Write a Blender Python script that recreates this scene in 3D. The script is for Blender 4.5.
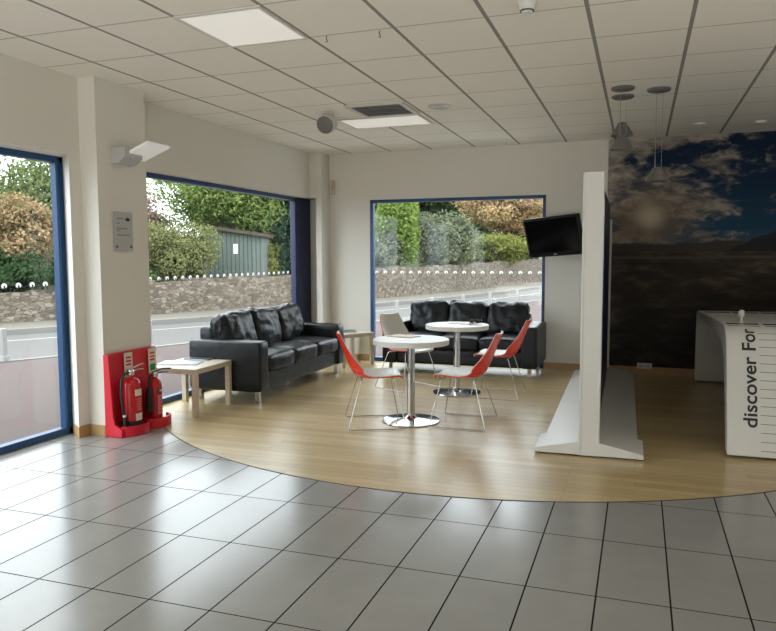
import bpy, bmesh, math, random
import numpy as np
from mathutils import Vector, Matrix, noise as mnoise

for _o in list(bpy.data.objects):
    bpy.data.objects.remove(_o)
SC = bpy.context.scene
COL = SC.collection
PI = math.pi

# ------------------------------------------------------------------ camera
YAW, PITCH, ROLL, EYE, FPX = 0.337, 0.082, -0.003, 1.5, 717.9
_fw = Vector((-math.sin(YAW) * math.cos(PITCH), math.cos(YAW) * math.cos(PITCH), -math.sin(PITCH)))
_r = Vector((math.cos(YAW), math.sin(YAW), 0))
_u = _r.cross(_fw)
_r2 = _r * math.cos(ROLL) + _u * math.sin(ROLL)
_u2 = _u * math.cos(ROLL) - _r * math.sin(ROLL)
cam = bpy.data.objects.new('camera', bpy.data.cameras.new('camera'))
COL.objects.link(cam)
M3 = Matrix((_r2, _u2, -_fw)).transposed()
cam.matrix_world = Matrix.Translation((0, 0, EYE)) @ M3.to_4x4()
cam.data.sensor_fit = 'HORIZONTAL'
cam.data.sensor_width = 36
cam.data.lens = FPX / 776 * 36
cam.data.clip_start = 0.05
cam.data.clip_end = 400
SC.camera = cam

# ------------------------------------------------------------------ sky and exposure
SKY_STRENGTH = 1.0
SC.view_settings.view_transform = 'Standard'
SC.view_settings.look = 'None'
SC.view_settings.gamma = 1
SC.view_settings.use_curve_mapping = False
SC.view_settings.exposure = 2.55
wd = bpy.data.worlds.new('overcast_sky')
SC.world = wd
wd.use_nodes = True
nt = wd.node_tree
bg = nt.nodes['Background']
tc = nt.nodes.new('ShaderNodeTexCoord')
sep = nt.nodes.new('ShaderNodeSeparateXYZ')
nt.links.new(tc.outputs['Generated'], sep.inputs[0])
ramp = nt.nodes.new('ShaderNodeValToRGB')
ramp.color_ramp.elements[0].position = 0.0
ramp.color_ramp.elements[0].color = (0.80, 0.86, 0.95, 1)
ramp.color_ramp.elements[1].position = 0.6
ramp.color_ramp.elements[1].color = (0.98, 1.0, 1.04, 1)
nt.links.new(sep.outputs[2], ramp.inputs[0])
nt.links.new(ramp.outputs[0], bg.inputs[0])
bg.inputs[1].default_value = SKY_STRENGTH

# added fill lamps, low and out of view, aimed up to brighten the ceiling
def area(name, loc, target, sx, sy, power, col=(1, .97, .92), spread=125):
    d = bpy.data.lights.new(name, 'AREA')
    d.shape = 'RECTANGLE'
    d.size, d.size_y = sx, sy
    d.energy = power
    d.color = col
    d.spread = math.radians(spread)
    o = bpy.data.objects.new(name, d)
    COL.objects.link(o)
    o.location = loc
    o.rotation_euler = (Vector(target) - Vector(loc)).to_track_quat('-Z', 'Y').to_euler()
    return o
REAR, SIDE = 30.0, 15.0
area('rear_fill_light', (-1.5, -3.0, .35), (-1.6, 1.0, 6.6), 5.6, 1.2, REAR, (1, .965, .90))
area('side_fill_light', (5.3, 2.4, .4), (2.4, 2.8, 6.5), 5.5, 1.2, SIDE, (1, .95, .87))

# ------------------------------------------------------------------ materials
class NT:
    def __init__(s, name):
        s.m = bpy.data.materials.new(name)
        s.m.use_nodes = True
        s.t = s.m.node_tree
        s.b = s.t.nodes['Principled BSDF']
    def new(s, typ, **kw):
        n = s.t.nodes.new(typ)
        for k, v in kw.items():
            setattr(n, k, v)
        return n
    def put(s, sock, v):
        if isinstance(v, bpy.types.NodeSocket):
            s.t.links.new(v, sock)
        elif isinstance(v, (tuple, list)) and len(v) == 3 and sock.type == 'RGBA':
            sock.default_value = (*v, 1)
        else:
            sock.default_value = v
    def math(s, op, a, b=0.0, c=None):
        n = s.new('ShaderNodeMath', operation=op)
        s.put(n.inputs[0], a)
        s.put(n.inputs[1], b)
        if c is not None:
            s.put(n.inputs[2], c)
        return n.outputs[0]
    def mix(s, f, a, b):
        n = s.new('ShaderNodeMix', data_type='RGBA')
        s.put(n.inputs[0], f)
        s.put(n.inputs[6], a)
        s.put(n.inputs[7], b)
        return n.outputs[2]
    def xyz(s):
        tc = s.new('ShaderNodeTexCoord')
        sp = s.new('ShaderNodeSeparateXYZ')
        s.t.links.new(tc.outputs['Object'], sp.inputs[0])
        return sp.outputs[0], sp.outputs[1], sp.outputs[2]
    def coord(s, scale=(1, 1, 1), loc=(0, 0, 0), rot=(0, 0, 0)):
        tc = s.new('ShaderNodeTexCoord')
        mp = s.new('ShaderNodeMapping')
        s.t.links.new(tc.outputs['Object'], mp.inputs[0])
        mp.inputs[1].default_value = loc
        mp.inputs[2].default_value = rot
        mp.inputs[3].default_value = scale
        return mp.outputs[0]
    def noise(s, scale=5, detail=4, rough=.55, vec=None, dist=0.0):
        n = s.new('ShaderNodeTexNoise')
        n.inputs['Scale'].default_value = scale
        n.inputs['Detail'].default_value = detail
        n.inputs['Roughness'].default_value = rough
        n.inputs['Distortion'].default_value = dist
        s.t.links.new(vec if vec is not None else s.coord(), n.inputs['Vector'])
        return n.outputs['Fac']
    def ramp(s, f, *stops):
        n = s.new('ShaderNodeValToRGB')
        while len(n.color_ramp.elements) < len(stops):
            n.color_ramp.elements.new(0.5)
        for e, (p, c) in zip(n.color_ramp.elements, stops):
            e.position = p
            e.color = (*c, 1) if len(c) == 3 else c
        s.put(n.inputs[0], f)
        return n.outputs[0]
    def smooth(s, v, lo, hi):
        n = s.new('ShaderNodeMapRange', interpolation_type='SMOOTHSTEP')
        s.put(n.inputs[0], v)
        n.inputs[1].default_value = lo
        n.inputs[2].default_value = hi
        return n.outputs[0]
    def bump(s, h, strength=.2, dist=.01):
        n = s.new('ShaderNodeBump')
        n.inputs['Strength'].default_value = strength
        n.inputs['Distance'].default_value = dist
        s.put(n.inputs['Height'], h)
        s.t.links.new(n.outputs[0], s.b.inputs['Normal'])
    def line(s, x, off, step, width):      # 1 on a joint line
        f = s.math('FRACT', s.math('DIVIDE', s.math('SUBTRACT', x, off), step))
        d = s.math('MULTIPLY', s.math('MINIMUM', f, s.math('SUBTRACT', 1.0, f)), step)
        return s.math('LESS_THAN', d, width / 2)
    def set(s, col=None, rough=None, metal=None, spec=None, **kw):
        if col is not None: s.put(s.b.inputs['Base Color'], col)
        if rough is not None: s.put(s.b.inputs['Roughness'], rough)
        if metal is not None: s.put(s.b.inputs['Metallic'], metal)
        if spec is not None: s.put(s.b.inputs['Specular IOR Level'], spec)
        for k, v in kw.items():
            s.put(s.b.inputs[k], v)
        return s

def plain(name, col, rough=.5, metal=0.0, spec=.5, var=.06, scale=8, bump=0.0, bscale=60, **kw):
    n = NT(name)
    f = n.noise(scale, 3)
    c2 = tuple(max(0, c * (1 - var)) for c in col)
    c3 = tuple(min(1, c * (1 + var)) for c in col)
    n.set(n.mix(f, c2, c3), rough, metal, spec, **kw)
    if bump:
        n.bump(n.noise(bscale, 4), bump, .004)
    return n.m

MT = {}
MT['wall'] = plain('painted_wall', (.76, .735, .675), .7, var=.02, scale=1.5, bump=.05, bscale=180, spec=.2)
MT['skirting'] = plain('oak_skirting', (.46, .29, .13), .4, var=.2, scale=12)
MT['blue'] = plain('blue_frame_paint', (.010, .062, .175), .35, var=.05)
MT['navy'] = plain('navy_panel', (.006, .014, .065), .4, var=.05)
MT['white'] = plain('white_laminate', (.74, .73, .70), .3, var=.02)
MT['whitemetal'] = plain('white_powder_coat', (.72, .72, .70), .35, var=.02)
MT['offwhite'] = plain('warm_white_plastic', (.66, .64, .59), .4, var=.03)
MT['tablewood'] = plain('pale_birch_laminate', (.60, .53, .42), .4, var=.06, scale=20)
MT['chrome'] = plain('polished_chrome', (.56, .56, .57), .12, 1.0, var=.02)
MT['steel'] = plain('brushed_steel', (.60, .60, .60), .25, 1.0, var=.04)
MT['darkgrey'] = plain('dark_grey_plastic', (.05, .05, .055), .5)
MT['midgrey'] = plain('mid_grey_plastic', (.28, .28, .28), .5)
MT['black'] = plain('black_plastic', (.006, .006, .007), .4, spec=.25)
MT['screen'] = plain('glossy_dark_screen', (.004, .004, .005), .12, var=.02)
MT['redplastic'] = plain('red_moulded_plastic', (.62, .012, .03), .38, var=.04)
MT['redpaint'] = plain('red_gloss_paint', (.50, .012, .018), .25, var=.04)
MT['redshell'] = plain('red_polycarbonate', (.74, .028, .010), .2, var=.03)
MT['seat'] = plain('white_seat_plastic', (.66, .63, .57), .35, var=.02)
MT['brass'] = plain('worn_brass', (.5, .4, .2), .35, 1.0)
MT['rubber'] = plain('black_rubber', (.015, .015, .016), .6)
MT['paper'] = plain('white_paper', (.74, .74, .74), .5, var=.05, scale=30)
MT['label'] = plain('pale_label', (.70, .66, .55), .5, var=.03)
MT['green'] = plain('green_label_ink', (.02, .30, .10), .5)
MT['redink'] = plain('red_label_ink', (.55, .02, .02), .5)
MT['ink'] = plain('charcoal_ink', (.025, .028, .032), .5)
MT['fadedink'] = plain('grey_ink', (.22, .22, .22), .5)
MT['palelabel'] = plain('washed_pink_label', (.55, .20, .20), .5)
MT['acrylic'] = plain('frosted_grey_acrylic', (.50, .50, .50), .2, var=.03)
MT['tan'] = plain('tan_brochure_cover', (.55, .33, .17), .4, var=.25, scale=25)
MT['pink'] = plain('pink_brochure_cover', (.58, .40, .36), .4, var=.2, scale=25)
MT['magdark'] = plain('slate_magazine_cover', (.06, .075, .11), .35, var=.5, scale=15)
MT['magblue'] = plain('blue_white_magazine_page', (.50, .54, .62), .35, var=.25, scale=18)
MT['dish'] = plain('grey_metal_disc', (.16, .155, .15), .5)
MT['shade'] = plain('grey_spun_metal', (.15, .147, .14), .45)
MT['bollard'] = plain('pale_post_paint', (.26, .258, .25), .5)
MT['bark'] = plain('rough_bark', (.06, .045, .03), .9, var=.4, scale=14, bump=.6)

def m_leather():
    n = NT('black_leather')
    f = n.noise(3, 4)
    n.set(n.mix(f, (.004, .006, .009), (.009, .012, .017)), n.math('ADD', .28, n.math('MULTIPLY', f, .16)), 0, .38)
    n.bump(n.math('ADD', n.noise(11, 6, .6, dist=.9), n.math('MULTIPLY', n.noise(120, 2), .15)), .55, .014)
    return n.m
MT['leather'] = m_leather()

TX, TY, TOX, TOY = .309, .665, .16, 3.856
def m_tile():
    n = NT('grey_floor_tiles')
    x, y, z = n.xyz()
    l1 = n.line(x, TOX, TX, .0078)
    l2 = n.line(y, TOY, TY, .0068)
    ln = n.math('MAXIMUM', l1, l2)
    ix = n.math('FLOOR', n.math('DIVIDE', n.math('SUBTRACT', x, TOX), TX))
    iy = n.math('FLOOR', n.math('DIVIDE', n.math('SUBTRACT', y, TOY), TY))
    cv = n.new('ShaderNodeCombineXYZ')
    n.put(cv.inputs[0], ix); n.put(cv.inputs[1], iy)
    wn = n.new('ShaderNodeTexWhiteNoise')
    n.t.links.new(cv.outputs[0], wn.inputs[0])
    cl = n.noise(3.0, 5, .6)
    a = n.mix(cl, (.25, .247, .237), (.32, .316, .303))
    a = n.mix(n.math('MULTIPLY', wn.outputs[0], .25), a, (.25, .25, .245))
    col = n.mix(ln, a, (.008, .0075, .010))
    rough = n.math('ADD', n.math('ADD', .16, n.math('MULTIPLY', cl, .09)), n.math('MULTIPLY', ln, .6))
    n.set(col, rough, 0, n.math('SUBTRACT', .55, n.math('MULTIPLY', ln, .5)))
    n.bump(n.math('ADD', n.math('MULTIPLY', ln, -1.0), n.math('MULTIPLY', cl, .06)), .25, .003)
    return n.m
MT['tile'] = m_tile()

def m_woodfloor():
    n = NT('pale_oak_plank_floor')
    b = n.new('ShaderNodeTexBrick')
    n.t.links.new(n.coord(), b.inputs['Vector'])
    b.offset = .37; b.offset_frequency = 2
    b.inputs['Color1'].default_value = (.0, .0, .0, 1)
    b.inputs['Color2'].default_value = (1, 1, 1, 1)
    b.inputs['Mortar'].default_value = (.5, .5, .5, 1)
    b.inputs['Scale'].default_value = 1
    b.inputs['Mortar Size'].default_value = .0012
    b.inputs['Mortar Smooth'].default_value = .2
    b.inputs['Brick Width'].default_value = 1.15
    b.inputs['Row Height'].default_value = .085
    grain = n.noise(6, 6, .6, vec=n.coord((1.2, 22, 1)))
    tone = n.mix(.5, b.outputs['Color'], grain)
    col = n.ramp(tone, (.15, (.40, .29, .14)), (.5, (.50, .38, .195)), (.9, (.60, .475, .27)))
    col = n.mix(b.outputs['Fac'], col, (.16, .10, .05))
    n.set(col, n.math('ADD', .23, n.math('MULTIPLY', grain, .14)), 0, .5)
    n.bump(grain, .05, .002)
    return n.m
MT['woodfloor'] = m_woodfloor()

CX, CY, COX, COY = .6, .662, .27, 5.159
def m_ceiling():
    n = NT('suspended_ceiling_tiles')
    x, y, z = n.xyz()
    l1 = n.line(x, COX, CX, .026)
    l2 = n.line(y, COY, CY, .014)
    f = n.noise(220, 2)
    g = n.noise(.9, 2)
    base = n.mix(g, (.87, .84, .765), (.91, .88, .80))
    base = n.mix(n.math('MULTIPLY', n.math('GREATER_THAN', f, .62), .10), base, (.4, .38, .34))
    col = n.mix(n.math('MULTIPLY', l2, .6), base, (.24, .225, .20))
    col = n.mix(l1, col, (.30, .285, .255))
    n.set(col, .8, 0, .2)
    n.bump(n.math('ADD', n.math('MULTIPLY', n.math('MAXIMUM', l1, l2), -1.0), n.math('MULTIPLY', f, .1)), .2, .004)
    return n.m
MT['ceiling'] = m_ceiling()

def m_glass(name='window_glass', tint=(.93, .96, .95)):
    n = NT(name)
    tr = n.new('ShaderNodeBsdfTransparent')
    tr.inputs[0].default_value = (*tint, 1)
    gl = n.new('ShaderNodeBsdfGlossy')
    gl.inputs['Roughness'].default_value = .02
    lw = n.new('ShaderNodeLayerWeight')
    fr = n.math('ADD', .02, n.math('MULTIPLY', n.math('POWER', lw.outputs['Facing'], 5.0), .5))
    mx = n.new('ShaderNodeMixShader')
    n.t.links.new(fr, mx.inputs[0])
    n.t.links.new(tr.outputs[0], mx.inputs[1])
    n.t.links.new(gl.outputs[0], mx.inputs[2])
    n.t.links.new(mx.outputs[0], n.t.nodes['Material Output'].inputs[0])
    return n.m
MT['glass'] = m_glass()

def m_emit(name, col, strength, base=(.8, .8, .78)):
    n = NT(name)
    n.set(base, .5)
    n.b.inputs['Emission Color'].default_value = (*col, 1)
    n.b.inputs['Emission Strength'].default_value = strength
    return n.m
MT['dimpanel'] = m_emit('pale_ceiling_diffuser', (1, .95, .84), .06)
MT['lamplens'] = m_emit('pale_lamp_lens', (1, .97, .94), .03)

def m_stone():
    n = NT('rubble_stone_wall')
    v = n.new('ShaderNodeTexVoronoi', feature='F1')
    n.t.links.new(n.coord((6.5, 6.5, 13)), v.inputs['Vector'])
    v.inputs['Scale'].default_value = 1.0
    e = n.new('ShaderNodeTexVoronoi', feature='DISTANCE_TO_EDGE')
    n.t.links.new(n.coord((6.5, 6.5, 13)), e.inputs['Vector'])
    e.inputs['Scale'].default_value = 1.0
    sp = n.new('ShaderNodeSeparateColor')
    n.t.links.new(v.outputs['Color'], sp.inputs[0])
    c = n.ramp(sp.outputs[0], (0, (.12, .097, .074)), (.4, (.19, .156, .119)), (.75, (.25, .208, .163)), (1, (.33, .29, .24)))
    c = n.mix(n.noise(9, 5, .7), n.mix(.45, c, (.06, .048, .036)), c)
    joint = n.smooth(e.outputs['Distance'], .01, .06)
    c = n.mix(joint, (.10, .085, .068), c)
    n.set(c, .9, 0, .2)
    n.bump(n.math('ADD', joint, n.math('MULTIPLY', n.noise(20, 4), .5)), .8, .03)
    return n.m
MT['stone'] = m_stone()

def ground(name, a, b, scale, sc2):
    n = NT(name)
    f = n.noise(scale, 5, .65)
    g = n.noise(sc2, 3)
    n.set(n.mix(n.math('MULTIPLY', n.math('ADD', f, g), .5), a, b), .85, 0, .25)
    n.bump(n.noise(90, 3), .3, .006)
    return n.m
MT['forecourt'] = ground('mauve_forecourt_tarmac', (.075, .055, .053), (.105, .08, .076), 40, .8)
MT['road'] = ground('grey_road_asphalt', (.092, .087, .084), (.125, .118, .114), 40, .5)
MT['pavement'] = ground('pale_pavement', (.11, .097, .08), (.16, .143, .12), 12, 1.5)
MT['kerb'] = ground('kerb_stone', (.15, .145, .132), (.2, .195, .18), 12, 1.5)
MT['verge'] = ground('verge_grass', (.05, .075, .02), (.10, .12, .045), 30, 2)
MT['bank'] = ground('dark_leafy_bank', (.012, .02, .008), (.035, .045, .016), 9, 1)
MT['roadpaint'] = ground('worn_road_paint', (.22, .22, .215), (.3, .3, .29), 30, 2)

def m_leaf(name, cols, trans=.35, scale=1.6):
    n = NT(name)
    f = n.noise(scale, 3, .7)
    g = n.noise(14, 2)
    fac = n.math('ADD', n.math('MULTIPLY', f, .6), n.math('MULTIPLY', g, .4))
    k = len(cols)
    c = n.ramp(fac, *[(.30 + .40 * i / (k - 1), cc) for i, cc in enumerate(cols)])
    df = n.new('ShaderNodeBsdfDiffuse')
    tl = n.new('ShaderNodeBsdfTranslucent')
    n.put(df.inputs[0], c); n.put(tl.inputs[0], c)
    mx = n.new('ShaderNodeMixShader')
    mx.inputs[0].default_value = trans
    n.t.links.new(df.outputs[0], mx.inputs[1])
    n.t.links.new(tl.outputs[0], mx.inputs[2])
    n.t.links.new(mx.outputs[0], n.t.nodes['Material Output'].inputs[0])
    return n.m

# ------------------------------------------------------------------ mesh helpers
class MB:
    """collects shapes into one mesh; several materials by slot index"""
    def __init__(s):
        s.v, s.f, s.mi = [], [], []
        s.cur = 0
    def add(s, verts, faces):
        o = len(s.v)
        s.v += [tuple(v) for v in verts]
        s.f += [tuple(i + o for i in f) for f in faces]
        s.mi += [s.cur] * len(faces)
        return s
    def box(s, x0, x1, y0, y1, z0, z1):
        v = [(x, y, z) for z in (z0, z1) for y in (y0, y1) for x in (x0, x1)]
        return s.add(v, [(0, 2, 3, 1), (4, 5, 7, 6), (0, 1, 5, 4), (2, 6, 7, 3), (0, 4, 6, 2), (1, 3, 7, 5)])
    def hexa(s, p):      # 8 corners: bottom loop then top loop
        return s.add(p, [(3, 2, 1, 0), (4, 5, 6, 7), (0, 1, 5, 4), (1, 2, 6, 5), (2, 3, 7, 6), (3, 0, 4, 7)])
    def prism(s, pts, axis, a, b):
        """polygon (2D) extruded along axis from a to b. axis x: pts=(y,z); y: (x,z); z: (x,y)"""
        def P(p, t):
            return {'x': (t, p[0], p[1]), 'y': (p[0], t, p[1]), 'z': (p[0], p[1], t)}[axis]
        n = len(pts)
        v = [P(p, a) for p in pts] + [P(p, b) for p in pts]
        f = [tuple(range(n))[::-1], tuple(range(n, 2 * n))]
        f += [(i, (i + 1) % n, n + (i + 1) % n, n + i) for i in range(n)]
        return s.add(v, f)
    def lathe(s, prof, c=(0, 0, 0), n=40, cap=True, axis='z'):
        v, f = [], []
        for r, h in prof:
            for k in range(n):
                a = 2 * PI * k / n
                p = (r * math.cos(a), r * math.sin(a), h)
                if axis == 'x': p = (h, p[0], p[1])
                elif axis == 'y': p = (p[0], -h, p[1])
                v.append((c[0] + p[0], c[1] + p[1], c[2] + p[2]))
        m = len(prof)
        for i in range(m - 1):
            for k in range(n):
                f.append((i * n + k, i * n + (k + 1) % n, (i + 1) * n + (k + 1) % n, (i + 1) * n + k))
        if cap:
            f.append(tuple(range(n))[::-1])
            f.append(tuple(range((m - 1) * n, m * n)))
        return s.add(v, f)
    def cyl(s, c, r, z0, z1, n=24):
        return s.lathe([(r, z0), (r, z1)], (c[0], c[1], 0), n)
    def tube(s, path, r, n=8, closed=False):
        pts = [Vector(p) for p in path]
        m = len(pts)
        rr = r if isinstance(r, (list, tuple)) else [r] * m
        v, f = [], []
        prev = None
        for i, p in enumerate(pts):
            a = pts[i - 1] if (i or closed) else p
            b = pts[(i + 1) % m] if (i < m - 1 or closed) else p
            t = (b - a).normalized()
            if prev is None:
                q = Vector((0, 0, 1)) if abs(t.z) < .9 else Vector((1, 0, 0))
                nrm = t.cross(q).normalized()
            else:
                nrm = (prev - t * prev.dot(t)).normalized()
            prev = nrm
            bn = t.cross(nrm)
            for k in range(n):
                ang = 2 * PI * k / n
                v.append(p + (nrm * math.cos(ang) + bn * math.sin(ang)) * rr[i])
        for i in range(m if closed else m - 1):
            j = (i + 1) % m
            for k in range(n):
                f.append((i * n + k, i * n + (k + 1) % n, j * n + (k + 1) % n, j * n + k))
        if not closed:
            f.append(tuple(range(n))[::-1])
            f.append(tuple(range((m - 1) * n, m * n)))
        return s.add(v, f)
    def softbox(s, c, d, r=.04, puff=(0, 0, 0), wr=0.0, seed=0, n=12, wscale=9):
        """rounded box of full size d, faces puffed outward, surface wrinkled"""
        hx, hy, hz = d[0] / 2, d[1] / 2, d[2] / 2
        r = min(r, hx, hy, hz)
        ts = [-1, -.97, -.92] + [(-1 + 2 * (i + 1) / n) * .9 for i in range(n - 1)] + [.92, .97, 1]
        ts = sorted(ts)
        k = len(ts)
        H = (hx, hy, hz)
        off = Vector((seed * 7.3, seed * 3.1, seed * 1.7))
        for ax in range(3):
            b, cc = (ax + 1) % 3, (ax + 2) % 3
            for sg in (-1, 1):
                v, f = [], []
                for i in ts:
                    for j in ts:
                        p = [0, 0, 0]
                        p[ax], p[b], p[cc] = sg * H[ax], i * H[b], j * H[cc]
                        q = Vector([max(-(H[t] - r), min(H[t] - r, p[t])) for t in range(3)])
                        nn = (Vector(p) - q)
                        nn = nn.normalized() if nn.length > 1e-9 else Vector((0, 0, 1))
                        pos = q + nn * r
                        u = [pos[t] / H[t] for t in range(3)]
                        for t in range(3):
                            o1, o2 = (t + 1) % 3, (t + 2) % 3
                            g = max(0, 1 - u[o1] ** 2) * max(0, 1 - u[o2] ** 2)
                            pos[t] += puff[t] * (g ** .6) * max(-1, min(1, u[t]))
                        if wr:
                            w = mnoise.fractal(pos * wscale + off, .8, 2.2, 4)
                            rd = abs(mnoise.noise(Vector((pos.x * wscale * .9, pos.y * wscale * .9, pos.z * wscale * .5)) + off))
                            pos += nn * (wr * w - wr * .9 * max(0, .25 - rd) * 3)
                        v.append(Vector(c) + pos)
                for i in range(k - 1):
                    for j in range(k - 1):
                        q4 = (i * k + j, (i + 1) * k + j, (i + 1) * k + j + 1, i * k + j + 1)
                        f.append(q4 if sg > 0 else q4[::-1])
                s.add(v, f)
        return s
    def rot(s, M, start=0):
        for i in range(start, len(s.v)):
            s.v[i] = tuple(M @ Vector(s.v[i]))
        return s
    def build(s, name, mats, parent=None, smooth=None, bevel=0.0, weld=False, segs=2):
        me = bpy.data.meshes.new(name)
        me.from_pydata(s.v, [], s.f)
        if not isinstance(mats, (list, tuple)):
            mats = [mats]
        for m in mats:
            me.materials.append(MT[m] if isinstance(m, str) else m)
        me.polygons.foreach_set('material_index', s.mi)
        bm = bmesh.new()
        bm.from_mesh(me)
        if weld:
            bmesh.ops.remove_doubles(bm, verts=bm.verts, dist=1e-5)
        bmesh.ops.recalc_face_normals(bm, faces=bm.faces)
        if smooth is not None:
            for f in bm.faces:
                f.smooth = True
            for e in bm.edges:
                if len(e.link_faces) == 2 and e.calc_face_angle(0) > math.radians(smooth):
                    e.smooth = False
        bm.to_mesh(me)
        bm.free()
        o = bpy.data.objects.new(name, me)
        COL.objects.link(o)
        if parent is not None:
            o.parent = parent
        if bevel:
            b = o.modifiers.new('bevel', 'BEVEL')
            b.width = bevel
            b.segments = segs
            b.limit_method = 'ANGLE'
            b.angle_limit = math.radians(40)
        return o

def tag(o, label, cat, group=None, kind=None):
    o['label'] = label
    o['category'] = cat
    if group: o['group'] = group
    if kind: o['kind'] = kind
    return o
def thing(name, label, cat, loc=(0, 0, 0), rz=0.0, group=None):
    o = bpy.data.objects.new(name, None)
    o.empty_display_size = .1
    COL.objects.link(o)
    o.location = loc
    o.rotation_euler = (0, 0, rz)
    return tag(o, label, cat, group)
def struct(o):
    o['kind'] = 'structure'
    return o
def copy_tree(o, parent=None):
    c = o.copy()
    COL.objects.link(c)
    if parent is not None:
        c.parent = parent
    for ch in list(o.children):
        copy_tree(ch, c)
    return c

def text_mesh(name, body, size, mat, parent=None, bold=0.0, mapf=None, align='LEFT'):
    cu = bpy.data.curves.new('lettering', 'FONT')
    cu.body = body
    cu.size = size
    cu.offset = bold
    cu.align_x = align
    tmp = bpy.data.objects.new('lettering', cu)
    COL.objects.link(tmp)
    bpy.context.view_layer.update()
    me = bpy.data.meshes.new_from_object(tmp.evaluated_get(bpy.context.evaluated_depsgraph_get()))
    bpy.data.objects.remove(tmp)
    me.name = name
    if mapf:
        xs = [v.co.x for v in me.vertices]
        w = max(xs) - min(xs)
        for v in me.vertices:
            v.co = Vector(mapf(v.co.x, v.co.y, w))
    me.materials.clear()
    me.materials.append(MT[mat])
    o = bpy.data.objects.new(name, me)
    COL.objects.link(o)
    if parent is not None:
        o.parent = parent
    return o

# ================================================================== ROOM SHELL
ZC = 2.966
YB = 9.64
XL, XR, YR = -4.38, 6.2, -5.0
WT = 2.33            # window head height
XG = -4.60           # plane of the left glazing

def arc_pts(cx, cy, r, a0, a1, n):
    return [(cx + r * math.cos(a0 + (a1 - a0) * i / n), cy + r * math.sin(a0 + (a1 - a0) * i / n)) for i in range(n + 1)]

# tile floor slab, and the round inlay of oak planks set into it
m = MB(); m.box(-4.66, XR, YR, YB + .05, -.12, 0)
struct(m.build('floor', 'tile'))
AC, AR = (-1.425, 7.912), 3.66
pts = []
for x, y in arc_pts(AC[0], AC[1], AR, 0, 2 * PI, 240)[:-1]:
    pts.append((max(x, -4.565), min(y, YB)))
clean = [pts[0]]
for p in pts[1:]:
    if math.dist(p, clean[-1]) > 1e-4:
        clean.append(p)
m = MB(); m.prism(clean, 'z', -.01, .002)
struct(m.build('floor_wood', 'woodfloor'))
a0 = math.asin((YB - .1 - AC[1]) / AR)
m = MB()
pa = [p for p in arc_pts(AC[0], AC[1], AR, a0, -PI - a0, 200) if p[0] > -4.2]
m.prism(arc_pts(AC[0], AC[1], AR + .006, a0, -2.45, 160) + arc_pts(AC[0], AC[1], AR - .002, -2.45, a0, 160), 'z', 0, .0028)
struct(m.build('trim_1', 'darkgrey'))

m = MB(); m.box(-4.7, XR + .1, YR - .1, YB + .1, ZC, ZC + .12)
struct(m.build('ceiling', 'ceiling'))

# left wall: solid strips, window heads, the pier and the corner pier
m = MB()
W1A, W1B = 1.3, 4.845      # first glazed opening
m.box(-4.66, XL, YR, -3.2, 0, ZC)
m.box(-4.66, XL, -.2, W1A, 0, ZC)
m.box(-4.66, XL, -3.2, -.2, WT, ZC)
m.box(-4.66, XL, W1A, 4.84, WT, ZC)                        # head over first window
m.hexa([(-4.66, 4.895, 0), (-4.66, 4.90, 0), (XL, 4.90, 0), (XL, 4.705, 0), (-4.66, 4.895, WT), (-4.66, 4.90, WT), (XL, 4.90, WT), (XL, 4.705, WT)])
m.box(-4.66, -4.21, 4.83, 5.455, 0, ZC)                   # pier
m.box(-4.66, -4.465, 5.455, YB + .1, WT, ZC)              # head over second window
m.box(-4.66, -4.465, 9.36, YB + .1, WT, ZC)
m.box(-4.36, -4.27, 9.36, YB + .05, 0, ZC)                # corner pier
m.box(-4.465, -4.36, 9.36, YB + .05, WT, ZC)
m.box(-4.66, -4.36, 9.60, YB + .05, 0, WT)
struct(m.build('wall_left', 'wall', bevel=.006))

# back wall with its window opening
BX0, BX1 = -3.645, -1.18
m = MB()
m.box(-4.28, BX0, YB, YB + .16, 0, ZC)
m.box(BX1, XR, YB, YB + .16, 0, ZC)
m.box(BX0, BX1, YB, YB + .16, 2.30, ZC)
struct(m.build('wall_back', 'wall'))
m = MB(); m.box(XR, XR + .12, YR, YB + .16, 0, ZC)
struct(m.build('wall_right', 'wall'))
m = MB(); m.box(-4.66, XR + .12, YR - .12, YR, 0, ZC)
struct(m.build('wall_rear', 'wall'))

# skirting boards
SK = .09
m = MB()
m.hexa([(-4.53, 4.80, 0), (-4.45, 4.83, 0), (XL + .012, 4.80, 0), (XL + .012, 4.692, 0), (-4.53, 4.80, SK), (-4.45, 4.83, SK), (XL + .012, 4.80, SK), (XL + .012, 4.692, SK)])
m.box(XL, XL + .014, 4.71, 4.83, 0, SK)
m.box(XL, -4.196, 4.816, 4.83, 0, SK)
m.box(-4.21, -4.196, 4.816, 5.455, 0, SK)
m.box(XL, XL + .014, YR, W1A - .0, 0, SK)
struct(m.build('baseboard_left', 'skirting'))
m = MB()
m.box(-4.27, BX0, YB - .015, YB, 0, SK)
m.box(BX1, -.41, YB - .015, YB, 0, SK)
m.box(-.41, XR, YB - .03, YB - .01, 0, SK)
struct(m.build('baseboard_back', 'skirting'))

MT_MARK = m_leaf('white_translucent_film', [(.8, .8, .8), (.85, .85, .85)], .5)
# windows -----------------------------------------------------------
def crescent(mb, P, r):
    """small round safety mark with a bite out of it; P maps (a,b) to 3D"""
    out = []
    n = 14
    for k in range(n + 1):
        a = math.radians(-50 + 290 * k / n)
        out.append((r * math.cos(a), .8 * r * math.sin(a)))
    inn = []
    for k in range(n + 1):
        a = math.radians(240 - 290 * k / n)
        inn.append((.38 * r * math.cos(a) + .12 * r, .3 * r * math.sin(a) - .28 * r))
    o = out + inn
    f = [(i, i + 1, 2 * n - i, 2 * n + 1 - i) for i in range(n)]
    mb.add([P(a, b) for a, b in o], f)

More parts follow.
